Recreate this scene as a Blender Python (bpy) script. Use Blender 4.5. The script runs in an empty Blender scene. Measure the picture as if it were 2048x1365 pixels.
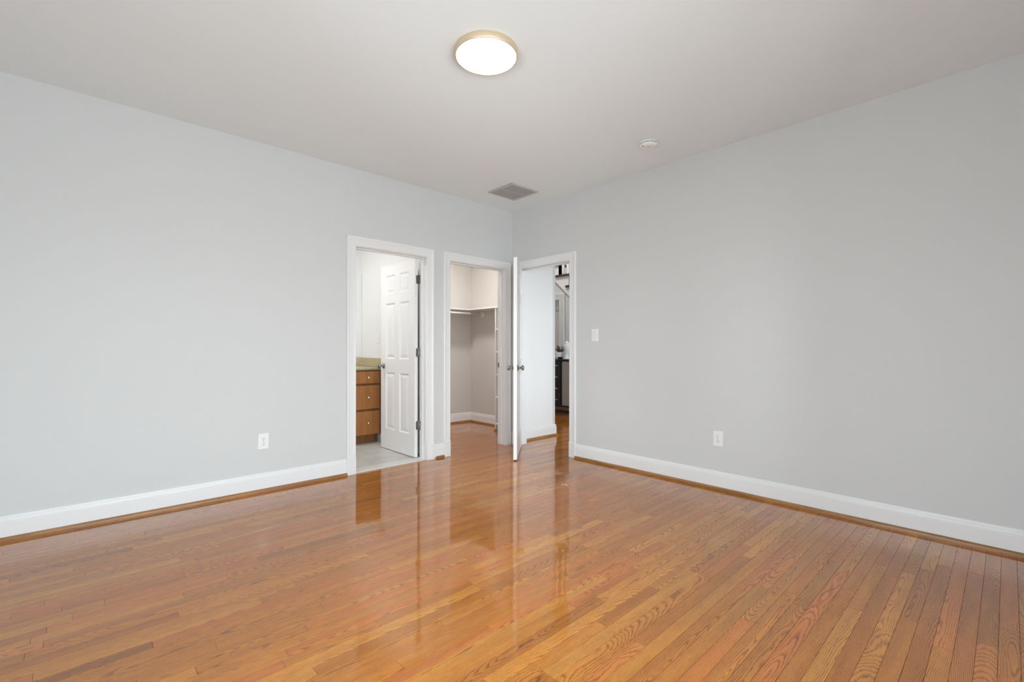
import bpy, math, random
from mathutils import Vector, Matrix
random.seed(7)
S = bpy.context.scene
COL = S.collection
rad = math.radians

# ------------------------------------------------------------------ camera
FPX, DIST, EYE, HOR = 930.0, 5.495, 1.131, 696.5
TH = rad(46.9)
Fv = Vector((math.cos(TH), math.sin(TH), 0))
cam_d = bpy.data.cameras.new('camera')
cam = bpy.data.objects.new('camera', cam_d); COL.objects.link(cam)
cam_d.sensor_width = 36.0
cam_d.lens = FPX / 2048 * 36.0
cam_d.shift_y = (HOR - 682.5) / 2048
cam_d.clip_start = 0.02; cam_d.clip_end = 60
yaw = math.atan2(-Fv.x, Fv.y)
cam.matrix_world = (Matrix.Translation((-DIST * Fv.x, -DIST * Fv.y, EYE)) @ Matrix.Rotation(yaw, 4, 'Z')
                    @ Matrix.Rotation(rad(90), 4, 'X') @ Matrix.Rotation(rad(0.074), 4, 'Z'))
S.camera = cam

# ------------------------------------------------------------------ world, exposure
SKY = 16.5
W = bpy.data.worlds.new('sky'); S.world = W; W.use_nodes = True
bgn = W.node_tree.nodes['Background']
_t = W.node_tree; _g = _t.nodes.new('ShaderNodeTexCoord'); _s = _t.nodes.new('ShaderNodeSeparateXYZ'); _r = _t.nodes.new('ShaderNodeValToRGB')
_t.links.new(_g.outputs['Generated'], _s.inputs[0]); _m = _t.nodes.new('ShaderNodeMath'); _m.operation = 'MULTIPLY_ADD'
_m.inputs[1].default_value = 0.5; _m.inputs[2].default_value = 0.5; _t.links.new(_s.outputs[2], _m.inputs[0]); _t.links.new(_m.outputs[0], _r.inputs[0])
_r.color_ramp.elements[0].position = 0.47; _r.color_ramp.elements[0].color = (0.60, 0.64, 0.68, 1)       # pale ground
_r.color_ramp.elements[1].position = 0.53; _r.color_ramp.elements[1].color = (0.84, 0.92, 1.0, 1)     # overcast sky
_t.links.new(_r.outputs[0], bgn.inputs[0]); bgn.inputs[1].default_value = SKY
S.view_settings.view_transform = 'Standard'; S.view_settings.look = 'None'
S.view_settings.exposure = 0.0; S.view_settings.gamma = 1.0; S.view_settings.use_curve_mapping = False
S.cycles.max_bounces = 14; S.cycles.diffuse_bounces = 8; S.cycles.glossy_bounces = 5
S.cycles.transparent_max_bounces = 12; S.cycles.sample_clamp_indirect = 6
S.cycles.use_denoising = True
CEIL_LAMP, BATH_FILL, CLOSET_LAMP, HALL_FILL = 14.0, 62.0, 165.0, 52.0  # bathroom and hall strengths drive unseen lamps added for brightness

# room sizes (the far corner of the room is the origin, floor z = 0)
H = 2.74
XW, YS = -4.5, -4.45           # west and south walls of the room
HX1, HY0, HY1, HH = 3.7, -2.6, 4.4, 3.9   # hall
CBX = 0.69; HWX = 0.785        # closet right wall, hall corner
BY = 1.67                      # back wall of closet and bathroom
BRX = -1.08; CLX = -0.95       # bathroom right wall, closet left wall
BLX = -3.3

def portal(name, loc, rot, sx, sy):
    l = bpy.data.lights.new(name, 'AREA'); l.shape = 'RECTANGLE'; l.size = sx; l.size_y = sy
    l.cycles.is_portal = True
    o = bpy.data.objects.new(name, l); COL.objects.link(o); o.location = loc; o.rotation_euler = rot

# windows: (wall, centre along wall, sill, head, width)
WIN_S = [(-3.15, 0.25, 2.1, 2.1), (-1.45, 0.25, 2.1, 0.5)]  # second, narrow one is added to brighten the floor on the right
WIN_W = [(-3.25, 0.2, 2.1, 1.35)]
WIN_H = [(1.5, 0.6, 2.3, 1.1)]
for cx, z0, z1, w in WIN_S: portal('daylight', (cx, YS - 0.13, (z0 + z1) / 2), (rad(90), 0, 0), w, z1 - z0)
for cy, z0, z1, w in WIN_W: portal('daylight', (XW - 0.13, cy, (z0 + z1) / 2), (rad(90), 0, rad(-90)), w, z1 - z0)
for cx, z0, z1, w in WIN_H: portal('daylight', (cx, HY0 - 0.13, (z0 + z1) / 2), (rad(90), 0, 0), w, z1 - z0)

# ------------------------------------------------------------------ helpers
class MB:
    def __init__(s): s.v = []; s.f = []; s.m = []; s.sm = []
    def poly(s, pts, mi=0, smooth=False):
        b = len(s.v); s.v += [tuple(p) for p in pts]; s.f.append(list(range(b, b + len(pts)))); s.m.append(mi); s.sm.append(smooth)
    def faces(s, pts, fs, mi=0, smooth=False):
        b = len(s.v); s.v += [tuple(p) for p in pts]
        for f in fs: s.f.append([b + i for i in f]); s.m.append(mi); s.sm.append(smooth)
    def box(s, x0, y0, z0, x1, y1, z1, mi=0):
        if x0 > x1: x0, x1 = x1, x0
        if y0 > y1: y0, y1 = y1, y0
        if z0 > z1: z0, z1 = z1, z0
        p = [(x0,y0,z0),(x1,y0,z0),(x1,y1,z0),(x0,y1,z0),(x0,y0,z1),(x1,y0,z1),(x1,y1,z1),(x0,y1,z1)]
        s.faces(p, [(0,3,2,1),(4,5,6,7),(0,1,5,4),(1,2,6,5),(2,3,7,6),(3,0,4,7)], mi)
    def loft(s, rings, closed=True, caps=True, mi=0, smooth=False):
        n = len(rings[0]); b = len(s.v)
        for r in rings: s.v += [tuple(p) for p in r]
        for i in range(len(rings) - 1):
            for j in range(n if closed else n - 1):
                k = (j + 1) % n
                s.f.append([b + i*n + j, b + i*n + k, b + (i+1)*n + k, b + (i+1)*n + j]); s.m.append(mi); s.sm.append(smooth)
        if caps and closed:
            s.f.append([b + j for j in range(n)][::-1]); s.m.append(mi); s.sm.append(False)
            e = b + (len(rings) - 1) * n
            s.f.append([e + j for j in range(n)]); s.m.append(mi); s.sm.append(False)
    def lathe(s, prof, c=(0,0,0), axis='z', n=32, mi=0, smooth=True):
        rings = []
        for r, h in prof:
            ring = []
            for k in range(n):
                a = 2 * math.pi * k / n; u, w = r * math.cos(a), r * math.sin(a)
                if axis == 'z': p = (c[0] + u, c[1] + w, c[2] + h)
                elif axis == 'x': p = (c[0] + h, c[1] + u, c[2] + w)
                else: p = (c[0] + w, c[1] + h, c[2] + u)
                ring.append(p)
            rings.append(ring)
        s.loft(rings, True, True, mi, smooth)
    def cyl(s, p0, p1, r, n=16, mi=0):
        p0, p1 = Vector(p0), Vector(p1); d = (p1 - p0).normalized()
        a = d.orthogonal().normalized(); b = d.cross(a)
        s.loft([[p + a * (r * math.cos(t)) + b * (r * math.sin(t)) for t in [2*math.pi*k/n for k in range(n)]] for p in (p0, p1)], mi=mi, smooth=True)
    def build(s, name, mats, parent=None, bevel=0.0, weld=True):
        me = bpy.data.meshes.new(name); me.from_pydata(s.v, [], s.f)
        if not isinstance(mats, (list, tuple)): mats = [mats]
        for m in mats: me.materials.append(m)
        for p, mi, sm in zip(me.polygons, s.m, s.sm): p.material_index = mi; p.use_smooth = sm
        import bmesh
        bm = bmesh.new(); bm.from_mesh(me)
        if weld: bmesh.ops.remove_doubles(bm, verts=bm.verts, dist=1e-5)
        bmesh.ops.recalc_face_normals(bm, faces=bm.faces)
        bm.to_mesh(me); bm.free()
        o = bpy.data.objects.new(name, me); COL.objects.link(o)
        if parent: o.parent = parent
        if bevel:
            b = o.modifiers.new('bevel', 'BEVEL'); b.width = bevel; b.segments = 2; b.limit_method = 'ANGLE'; b.angle_limit = rad(40)
        return o

def empty(name, loc=(0, 0, 0), rz=0, parent=None):
    o = bpy.data.objects.new(name, None); COL.objects.link(o); o.location = loc; o.rotation_euler = (0, 0, rz)
    o.empty_display_size = 0.05
    if parent: o.parent = parent
    return o
def tag(o, label, cat=None, group=None, kind=None):
    o['label'] = label
    if cat: o['category'] = cat
    if group: o['group'] = group
    if kind: o['kind'] = kind
    return o
def struct(o, label, cat): return tag(o, label, cat, kind='structure')

# ------------------------------------------------------------------ materials
def mat(name, col=(0.8, 0.8, 0.8), rough=0.5, metal=0.0, bump=0.0, bscale=200, spec=0.5, coat=0.0, emit=None, estr=0):
    m = bpy.data.materials.new(name); m.use_nodes = True
    nt = m.node_tree; b = nt.nodes['Principled BSDF']
    b.inputs['Base Color'].default_value = (*col, 1); b.inputs['Roughness'].default_value = rough
    b.inputs['Metallic'].default_value = metal; b.inputs['Specular IOR Level'].default_value = spec
    b.inputs['Coat Weight'].default_value = coat
    if emit: b.inputs['Emission Color'].default_value = (*emit, 1); b.inputs['Emission Strength'].default_value = estr
    tc = nt.nodes.new('ShaderNodeTexCoord'); nz = nt.nodes.new('ShaderNodeTexNoise')
    nt.links.new(tc.outputs['Object'], nz.inputs['Vector']); nz.inputs['Scale'].default_value = bscale; nz.inputs['Detail'].default_value = 3
    if bump:
        bp = nt.nodes.new('ShaderNodeBump'); bp.inputs['Strength'].default_value = bump; bp.inputs['Distance'].default_value = 0.002
        nt.links.new(nz.outputs['Fac'], bp.inputs['Height']); nt.links.new(bp.outputs['Normal'], b.inputs['Normal'])
    mr = nt.nodes.new('ShaderNodeMapRange'); mr.inputs['To Min'].default_value = max(0, rough - 0.03); mr.inputs['To Max'].default_value = min(1, rough + 0.03)
    nt.links.new(nz.outputs['Fac'], mr.inputs['Value']); nt.links.new(mr.outputs['Result'], b.inputs['Roughness'])
    return m

M = {}
M['wall'] = mat('grey_wall_paint', (0.625, 0.632, 0.630), 0.6, bump=0.12, bscale=260, spec=0.3)
M['ceiling'] = mat('white_ceiling_paint', (0.80, 0.84, 0.855), 0.8, bump=0.08, bscale=200, spec=0.2)
M['bathwall'] = mat('white_wall_paint', (0.80, 0.80, 0.80), 0.6, bump=0.1, bscale=260, spec=0.3)
M['closetwall'] = mat('beige_grey_wall_paint', (0.60, 0.576, 0.545), 0.6, bump=0.1, bscale=260, spec=0.3)
M['trim'] = mat('white_semigloss_paint', (0.78, 0.78, 0.78), 0.32, spec=0.4)
M['door'] = mat('white_door_paint', (0.83, 0.83, 0.83), 0.35, bump=0.03, bscale=300, spec=0.4)
M['plastic'] = mat('white_plastic', (0.82, 0.82, 0.81), 0.35)
M['slot'] = mat('dark_slot', (0.05, 0.05, 0.05), 0.6)
M['nickel'] = mat('satin_nickel', (0.30, 0.29, 0.27), 0.28, metal=1.0)
M['chrome'] = mat('chrome', (0.75, 0.75, 0.75), 0.12, metal=1.0)
M['brass'] = mat('champagne_metal', (0.71, 0.57, 0.40), 0.42, metal=0.6)
M['melamine'] = mat('white_shelf_board', (0.80, 0.79, 0.77), 0.45)
M['dark'] = mat('dark_board', (0.022, 0.020, 0.019), 0.4)
M['greydoor'] = mat('grey_concrete_look', (0.34, 0.325, 0.31), 0.5, bump=0.1, bscale=60)
M['black'] = mat('pot_gap_black', (0.015, 0.015, 0.015), 0.4)  # stands for the shade beneath the plant pot
M['ceramic'] = mat('white_ceramic', (0.82, 0.82, 0.82), 0.2, coat=0.4)
M['leaf'] = mat('leaf_green', (0.035, 0.07, 0.03), 0.5)
M['grille'] = mat('grille_enamel', (0.50, 0.49, 0.47), 0.5)
M['grilledark'] = mat('grille_dark_backing', (0.17, 0.165, 0.155), 0.7)
M['tread'] = mat('dark_stained_tread', (0.075, 0.042, 0.024), 0.35, bump=0.05, bscale=80)
M['marble'] = mat('pale_marble_threshold', (0.66, 0.66, 0.64), 0.3, spec=0.4)
M['lampdisc'] = mat('lamp_diffuser', (0.9, 0.9, 0.9), 0.5, emit=(1.0, 0.97, 0.92), estr=CEIL_LAMP)
M['bath_fill_disc'] = mat('bath_fill_diffuser', (0.9, 0.9, 0.9), 0.5, emit=(1.0, 0.985, 0.96), estr=BATH_FILL)
M['closetdisc'] = mat('closet_lamp_diffuser', (0.9, 0.9, 0.9), 0.5, emit=(1.0, 0.95, 0.91), estr=CLOSET_LAMP)
M['hall_fill_disc'] = mat('hall_fill_diffuser', (0.9, 0.9, 0.9), 0.5, emit=(1.0, 0.98, 0.97), estr=HALL_FILL)
M['mirror'] = mat('mirror_glass', (0.93, 0.94, 0.94), 0.01, metal=1.0)
M['subfloor'] = mat('subfloor_dark', (0.03, 0.02, 0.012), 0.8)

def glass():
    m = bpy.data.materials.new('window_glass'); m.use_nodes = True; nt = m.node_tree; nt.nodes.clear()
    o = nt.nodes.new('ShaderNodeOutputMaterial'); mx = nt.nodes.new('ShaderNodeMixShader')
    t = nt.nodes.new('ShaderNodeBsdfTransparent'); g = nt.nodes.new('ShaderNodeBsdfGlossy'); g.inputs['Roughness'].default_value = 0.02
    fr = nt.nodes.new('ShaderNodeFresnel'); fr.inputs['IOR'].default_value = 1.45
    t.inputs[0].default_value = (0.95, 0.97, 0.96, 1)
    nt.links.new(fr.outputs[0], mx.inputs[0]); nt.links.new(t.outputs[0], mx.inputs[1]); nt.links.new(g.outputs[0], mx.inputs[2])
    nt.links.new(mx.outputs[0], o.inputs[0]); return m
M['glass'] = glass()

class NT:
    """tiny node-graph writer"""
    def __init__(s, m): s.nt = m.node_tree
    def n(s, t, **kw):
        x = s.nt.nodes.new(t)
        for k, v in kw.items(): setattr(x, k, v)
        return x
    def put(s, sock, v):
        if v is None: return
        if hasattr(v, 'is_output'): s.nt.links.new(v, sock)
        else: sock.default_value = v
    def math(s, op, a, b=None, c=None, clamp=False):
        x = s.n('ShaderNodeMath', operation=op); x.use_clamp = clamp
        s.put(x.inputs[0], a); s.put(x.inputs[1], b); s.put(x.inputs[2], c); return x.outputs[0]
    def xyz(s, x, y, z):
        c = s.n('ShaderNodeCombineXYZ'); s.put(c.inputs[0], x); s.put(c.inputs[1], y); s.put(c.inputs[2], z); return c.outputs[0]
    def sep(s, v):
        c = s.n('ShaderNodeSeparateXYZ'); s.put(c.inputs[0], v); return c.outputs
    def noise(s, vec, scale=1, detail=2, rough=0.5):
        x = s.n('ShaderNodeTexNoise'); s.put(x.inputs['Vector'], vec); x.inputs['Scale'].default_value = scale
        x.inputs['Detail'].default_value = detail; x.inputs['Roughness'].default_value = rough; return x.outputs['Fac']
    def mix(s, f, a, b, mode='MIX'):
        x = s.n('ShaderNodeMix', data_type='RGBA', blend_type=mode)
        s.put(x.inputs[0], f); s.put(x.inputs[6], a); s.put(x.inputs[7], b); return x.outputs[2]
    def ramp(s, f, stops):
        r = s.n('ShaderNodeValToRGB'); e = r.color_ramp.elements
        while len(e) < len(stops): e.new(0.5)
        for i, (p, c) in enumerate(stops):
            e[i].position = p; e[i].color = (*c, 1) if len(c) == 3 else c
        s.put(r.inputs[0], f); return r.outputs[0]
    def rng(s, v, a, b, c, d):
        x = s.n('ShaderNodeMapRange'); s.put(x.inputs['Value'], v)
        for k, q in zip(('From Min', 'From Max', 'To Min', 'To Max'), (a, b, c, d)): x.inputs[k].default_value = q
        return x.outputs['Result']

def oak_floor():
    m = bpy.data.materials.new('oak_strip_floor'); m.use_nodes = True
    g = NT(m); b = m.node_tree.nodes['Principled BSDF']
    uv = g.n('ShaderNodeUVMap', uv_map='board_uv').outputs[0]
    u, v, _ = g.sep(uv)
    at = g.n('ShaderNodeAttribute', attribute_name='board_seed'); r1, r2, r3 = g.sep(at.outputs['Vector'])
    us = g.math('ADD', u, g.math('MULTIPLY', r1, 91.0)); vs = g.math('ADD', v, g.math('MULTIPLY', r2, 37.0))
    c = g.math('MULTIPLY_ADD', g.math('SUBTRACT', r2, 0.5), 0.15, 0.0285)
    d0 = g.math('MULTIPLY_ADD', g.math('MULTIPLY', r3, r3), 0.09, 0.012)
    wob = g.noise(g.xyz(g.math('MULTIPLY', us, 1.5), g.math('MULTIPLY', r2, 50), 0.0), 1.0, 2.0)
    wob = g.math('MULTIPLY', g.math('SUBTRACT', wob, 0.5), 0.085)
    slope = g.math('MULTIPLY', g.math('SUBTRACT', r1, 0.5), 0.16)
    dep = g.math('ADD', g.math('ADD', d0, g.math('MULTIPLY', slope, u)), wob)
    cw = g.math('MULTIPLY', g.math('SUBTRACT', g.noise(g.xyz(g.math('MULTIPLY', us, 3.0), 7.3, 0.0), 1.0, 1.0), 0.5), 0.03)
    dv = g.math('SUBTRACT', v, g.math('ADD', c, cw))
    dist = g.math('SQRT', g.math('ADD', g.math('MULTIPLY', dv, dv), g.math('MULTIPLY', dep, dep)))
    fine = g.math('MULTIPLY', g.math('SUBTRACT', g.noise(g.xyz(g.math('MULTIPLY', us, 18), g.math('MULTIPLY', vs, 120), 0.0), 1.0, 4.0, 0.65), 0.5), 0.0052)
    rings = g.math('MULTIPLY', g.math('ADD', dist, fine), g.math('MULTIPLY_ADD', r3, 120, 160))
    t = g.math('FRACT', rings)
    line = g.ramp(t, [(0.0, (0.2,)*3), (0.08, (1.0,)*3), (0.22, (0.7,)*3), (0.45, (0.15,)*3), (0.92, (0.0,)*3), (1.0, (0.2,)*3)])
    lsep = g.sep(line)[0]
    # open pores: short streaks along the board, denser in the dark part of a ring
    pore = g.noise(g.xyz(g.math('MULTIPLY', us, 22), g.math('MULTIPLY', vs, 620), 0.0), 1.0, 3.0, 0.65)
    pore = g.rng(pore, 0.50, 0.72, 0.0, 1.0)
    broad = g.noise(g.xyz(g.math('MULTIPLY', us, 1.6), g.math('MULTIPLY', vs, 24), 0.0), 1.0, 3.0)
    brk = g.noise(g.xyz(g.math('MULTIPLY', us, 9), g.math('MULTIPLY', vs, 30), 3.0), 1.0, 2.0)
    amt = g.math('MULTIPLY', lsep, g.rng(brk, 0.25, 0.65, 0.45, 1.0))
    mask = g.math('ADD', g.math('MULTIPLY', amt, 0.92), g.math('MULTIPLY', g.math('MULTIPLY', pore, g.math('MULTIPLY_ADD', lsep, 0.5, 0.42)), 0.8), clamp=True)
    tone = g.math('FRACT', g.math('MULTIPLY', r1, 7.13)); tone2 = g.math('FRACT', g.math('MULTIPLY', r2, 5.71))
    light = g.ramp(tone, [(0.0, (0.44, 0.150, 0.018)), (0.35, (0.48, 0.172, 0.021)), (0.7, (0.525, 0.198, 0.025)), (1.0, (0.59, 0.246, 0.037))])
    light = g.mix(g.math('MULTIPLY', g.math('GREATER_THAN', tone2, 0.80), 0.7), light, (0.47, 0.142, 0.024, 1))
    dark = g.mix(1.0, light, (0.36, 0.245, 0.18, 1), 'MULTIPLY')
    col = g.mix(mask, light, dark)
    col = g.mix(1.0, col, g.ramp(broad, [(0.25, (0.82, 0.80, 0.78)), (0.75, (1.10, 1.10, 1.10))]), 'MULTIPLY')
    val = g.rng(tone2, 0, 1, 0.88, 1.08)
    darkb = g.math('MULTIPLY', g.math('LESS_THAN', g.math('FRACT', g.math('MULTIPLY', r3, 11.3)), 0.04), 0.18)
    val = g.math('SUBTRACT', val, darkb)
    sc = g.n('ShaderNodeVectorMath', operation='SCALE'); g.put(sc.inputs[0], col); g.put(sc.inputs['Scale'], val)
    g.put(b.inputs['Base Color'], sc.outputs[0])
    b.inputs['Roughness'].default_value = 0.40; b.inputs['Specular IOR Level'].default_value = 0.05
    b.inputs['Coat Weight'].default_value = 1.0; b.inputs['Coat Roughness'].default_value = 0.045; b.inputs['Coat IOR'].default_value = 1.64
    bp = g.n('ShaderNodeBump'); bp.inputs['Strength'].default_value = 0.35; bp.inputs['Distance'].default_value = 0.0006
    hgt = g.math('ADD', g.math('MULTIPLY', mask, -0.35), g.math('MULTIPLY', g.noise(g.xyz(g.math('MULTIPLY', us, 5), g.math('MULTIPLY', vs, 14), 0.0), 1.0, 2.0), 1.0))
    g.put(bp.inputs['Height'], hgt); g.put(b.inputs['Normal'], bp.outputs[0]); b2 = g.n('ShaderNodeBump'); b2.inputs['Strength'].default_value = 0.35; b2.inputs['Distance'].default_value = 0.0006
    g.put(b2.inputs['Height'], g.math('MULTIPLY', g.noise(g.xyz(g.math('MULTIPLY', us, 4), g.math('MULTIPLY', vs, 16), 0.0), 1.0, 1.0), 0.9)); g.put(b.inputs['Coat Normal'], b2.outputs[0])
    return m
M['oak'] = oak_floor()

def wood(name, a, bcol, axis, scale=1.0, rough=0.35):
    m = bpy.data.materials.new(name); m.use_nodes = True; g = NT(m); b = m.node_tree.nodes['Principled BSDF']
    tc = g.n('ShaderNodeTexCoord'); x, y, z = g.sep(tc.outputs['Object'])
    k = [40, 40, 40]; k['xyz'.index(axis)] = 3
    vec = g.xyz(g.math('MULTIPLY', x, k[0] * scale), g.math('MULTIPLY', y, k[1] * scale), g.math('MULTIPLY', z, k[2] * scale))
    n1 = g.noise(vec, 1.0, 4.0, 0.6); n2 = g.noise(vec, 5.0, 3.0, 0.6)
    f = g.math('ADD', g.math('MULTIPLY', n1, 0.7), g.math('MULTIPLY', n2, 0.3))
    g.put(b.inputs['Base Color'], g.ramp(f, [(0.3, bcol), (0.68, a)])); b.inputs['Roughness'].default_value = rough
    return m
M['shoe'] = wood('stained_shoe_moulding_x', (0.42, 0.20, 0.065), (0.17, 0.07, 0.018), 'x', rough=0.3)
M['shoey'] = wood('stained_shoe_moulding_y', (0.42, 0.20, 0.065), (0.17, 0.07, 0.018), 'y', rough=0.3)
M['vanity'] = wood('maple_vanity', (0.40, 0.165, 0.045), (0.25, 0.09, 0.022), 'z', 0.7, 0.35)
M['vanitydark'] = wood('maple_vanity_frame', (0.22, 0.085, 0.022), (0.14, 0.05, 0.012), 'z', 0.7, 0.4)

def granite():
    m = bpy.data.materials.new('beige_granite'); m.use_nodes = True; g = NT(m); b = m.node_tree.nodes['Principled BSDF']
    tc = g.n('ShaderNodeTexCoord'); v = g.n('ShaderNodeTexVoronoi'); g.put(v.inputs['Vector'], tc.outputs['Object']); v.inputs['Scale'].default_value = 320
    n = g.noise(tc.outputs['Object'], 60, 4, 0.7); f = g.math('ADD', g.math('MULTIPLY', g.sep(v.outputs['Color'])[0], 0.5), g.math('MULTIPLY', n, 0.5))
    g.put(b.inputs['Base Color'], g.ramp(f, [(0.2, (0.20, 0.17, 0.09)), (0.45, (0.44, 0.36, 0.22)), (0.8, (0.60, 0.55, 0.38))]))
    b.inputs['Roughness'].default_value = 0.15; return m
M['granite'] = granite()

def tile():
    m = bpy.data.materials.new('grey_floor_tile'); m.use_nodes = True; g = NT(m); b = m.node_tree.nodes['Principled BSDF']
    tc = g.n('ShaderNodeTexCoord'); x, y, z = g.sep(tc.outputs['Object'])
    br = g.n('ShaderNodeTexBrick'); br.offset = 0.0
    g.put(br.inputs['Vector'], g.xyz(g.math('ADD', x, 4.11), g.math('ADD', y, 0.14), 0.0))
    for k, q in (('Scale', 1.0), ('Mortar Size', 0.003), ('Mortar Smooth', 0.1), ('Brick Width', 0.33), ('Row Height', 0.33)): br.inputs[k].default_value = q
    br.inputs['Color1'].default_value = (0.60, 0.59, 0.56, 1); br.inputs['Color2'].default_value = (0.54, 0.53, 0.50, 1); br.inputs['Mortar'].default_value = (0.45, 0.44, 0.41, 1)
    n = g.noise(tc.outputs['Object'], 7, 5, 0.6)
    g.put(b.inputs['Base Color'], g.mix(1.0, br.outputs['Color'], g.ramp(n, [(0.3, (0.85, 0.85, 0.85)), (0.7, (1.1, 1.1, 1.1))]), 'MULTIPLY'))
    b.inputs['Roughness'].default_value = 0.35; return m
M['tile'] = tile()

# ------------------------------------------------------------------ floor of oak strips
def lay_floor():
    rr = random.Random(11)
    W_ = 0.05715; g, e, dz = 0.0003, 0.0006, 0.0007
    v, f, uvs, seeds = [], [], [], []
    y = YS - 0.05; row = 0
    while y < HY1 + 0.05:
        y1 = y + W_
        # x-range of the row (skip the tiled bathroom)
        spans = []
        ym = y + W_ / 2
        if ym < 0.0: spans = [(XW - 0.02, HX1)] if ym > HY0 - 0.06 else [(XW - 0.02, 0.1)]
        elif ym < 0.115: spans = [(-0.93, HX1)]
        elif ym < BY + 0.02: spans = [(CLX, HX1)]
        else: spans = [(-1.6, HX1)]
        for xa, xb in spans:
            x = xa - rr.random() * 0.8
            while x < xb:
                L = rr.choice([0.35, 0.5, 0.65, 0.8, 0.95, 1.1]) * (0.8 + 0.5 * rr.random()) + 0.08
                x1 = x + L; cx0, cx1 = max(x, xa), min(x1, xb)
                if cx1 - cx0 > 0.02:
                    s = (rr.random(), rr.random(), rr.random())
                    t = (rr.random() - 0.5) * 0.00014
                    a0, a1, b0, b1 = cx0 + g, cx1 - g, y + g, y1 - g
                    base = len(v)
                    cup = 0.00004
                    ys_ = [b0 + e, (b0 + b1) / 2, b1 - e]; zs_ = [-t, cup, t]
                    # 0-5 top (3 across x 2 along), 6-9 lower rim
                    for xx in (a0 + e, a1 - e):
                        for yy, zz in zip(ys_, zs_): v.append((xx, yy, zz))
                    for xx, yy in ((a0, b0), (a1, b0), (a1, b1), (a0, b1)): v.append((xx, yy, -dz))
                    fs = [(0, 3, 4, 1), (1, 4, 5, 2), (6, 7, 3, 0), (7, 8, 5, 4, 3), (8, 9, 2, 5), (9, 6, 0, 1, 2)]
                    for q in fs:
                        f.append([base + i for i in q])
                        for i in q:
                            p = v[base + i]; uvs.append((p[0] - x, p[1] - y)); seeds.append(s)
                x = x1
        y = y1; row += 1
    me = bpy.data.meshes.new('floor'); me.from_pydata(v, [], f)
    uvl = me.uv_layers.new(name='board_uv')
    flat = [c for q in uvs for c in q]; uvl.data.foreach_set('uv', flat)
    at = me.attributes.new('board_seed', 'FLOAT_VECTOR', 'CORNER'); at.data.foreach_set('vector', [c for q in seeds for c in q])
    me.materials.append(M['oak'])
    o = bpy.data.objects.new('floor', me); COL.objects.link(o)
    struct(o, 'glossy honey oak strip floor running through room, closet and hall', 'floor')
    sb = MB(); sb.box(XW - 0.1, YS - 0.1, -0.08, HX1 + 0.1, HY1 + 0.1, -0.004)
    struct(sb.build('floor', M['subfloor']), 'dark subfloor under the oak strips', 'floor')
lay_floor()
b = MB(); b.box(BLX, 0.115, -0.003, BRX, BY, 0.004)
struct(b.build('floor', M['tile']), 'grey stone-look tiles on the bathroom floor', 'floor')

# ------------------------------------------------------------------ walls
def wall_along_x(name, x0, x1, y0, y1, z1, holes, material, label):
    """wall slab along X, holes = (x0, x1, z0, z1)"""
    b = MB(); x = x0
    for a, c, za, zb in sorted(holes):
        b.box(x, y0, 0, a, y1, z1)
        if za > 0: b.box(a, y0, 0, c, y1, za)
        b.box(a, y0, zb, c, y1, z1); x = c
    b.box(x, y0, 0, x1, y1, z1)
    return struct(b.build(name, material, weld=False), label, 'wall')
def wall_along_y(name, y0, y1, x0, x1, z1, holes, material, label):
    b = MB(); y = y0
    for a, c, za, zb in sorted(holes):
        b.box(x0, y, 0, x1, a, z1)
        if za > 0: b.box(x0, a, 0, x1, c, za)
        b.box(x0, a, zb, x1, c, z1); y = c
    b.box(x0, y, 0, x1, y1, z1)
    return struct(b.build(name, material, weld=False), label, 'wall')

D1 = (-1.921, -1.187); D2 = (-0.888, -0.118); D3 = (-0.878, -0.118)   # clear openings
HEAD = 2.044; JT = 0.018
wl = wall_along_x('wall_left', XW, 0.0, 0.0, 0.06, H, [(D1[0]-JT, D1[1]+JT, 0, HEAD+JT), (D2[0]-JT, D2[1]+JT, 0, HEAD+JT)], M['wall'], 'light grey painted wall with the bathroom and closet doorways')
wall_along_x('wall_left_inner', BLX - 0.1, (BRX + CLX) / 2, 0.06, 0.12, H, [(D1[0]-JT, D1[1]+JT, 0, HEAD+JT)], M['bathwall'], 'bathroom side of the wall around the bathroom doorway')
wall_along_x('wall_left_inner', (BRX + CLX) / 2, CBX, 0.06, 0.12, H, [(D2[0]-JT, D2[1]+JT, 0, HEAD+JT)], M['closetwall'], 'closet side of the wall around the closet doorway')
wall_along_y('wall_right', YS, 0.0, 0.0, 0.13, HH, [(D3[0]-JT, D3[1]+JT, 0, HEAD+JT)], M['wall'], 'medium grey painted wall with the hall doorway by the corner')
wall_along_x('wall_south', XW - 0.15, 0.13, YS - 0.15, YS, H, [(c - w/2, c + w/2, a, z) for c, a, z, w in WIN_S], M['wall'], 'grey wall with a wide and an added narrow window behind the camera')
wall_along_y('wall_west', YS, 0.12, XW - 0.15, XW, H, [(c - w/2, c + w/2, a, z) for c, a, z, w in WIN_W], M['wall'], 'grey wall with one window left of the camera')
# bathroom
b = MB(); b.box(BLX - 0.1, BY, 0, (BRX + CLX) / 2, BY + 0.12, H); struct(b.build('wall_bathroom_back', M['bathwall']), 'white bathroom wall behind the vanity', 'wall')
b = MB(); b.box(BRX, 0.12, 0, (BRX + CLX) / 2, BY, H); struct(b.build('wall_bathroom_right', M['bathwall']), 'white bathroom wall behind the open panelled door', 'wall')
b = MB(); b.box(BLX - 0.1, 0.12, 0, BLX, BY, H); struct(b.build('wall_bathroom_left', M['bathwall']), 'white wall at the far left end of the bathroom', 'wall')
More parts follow.
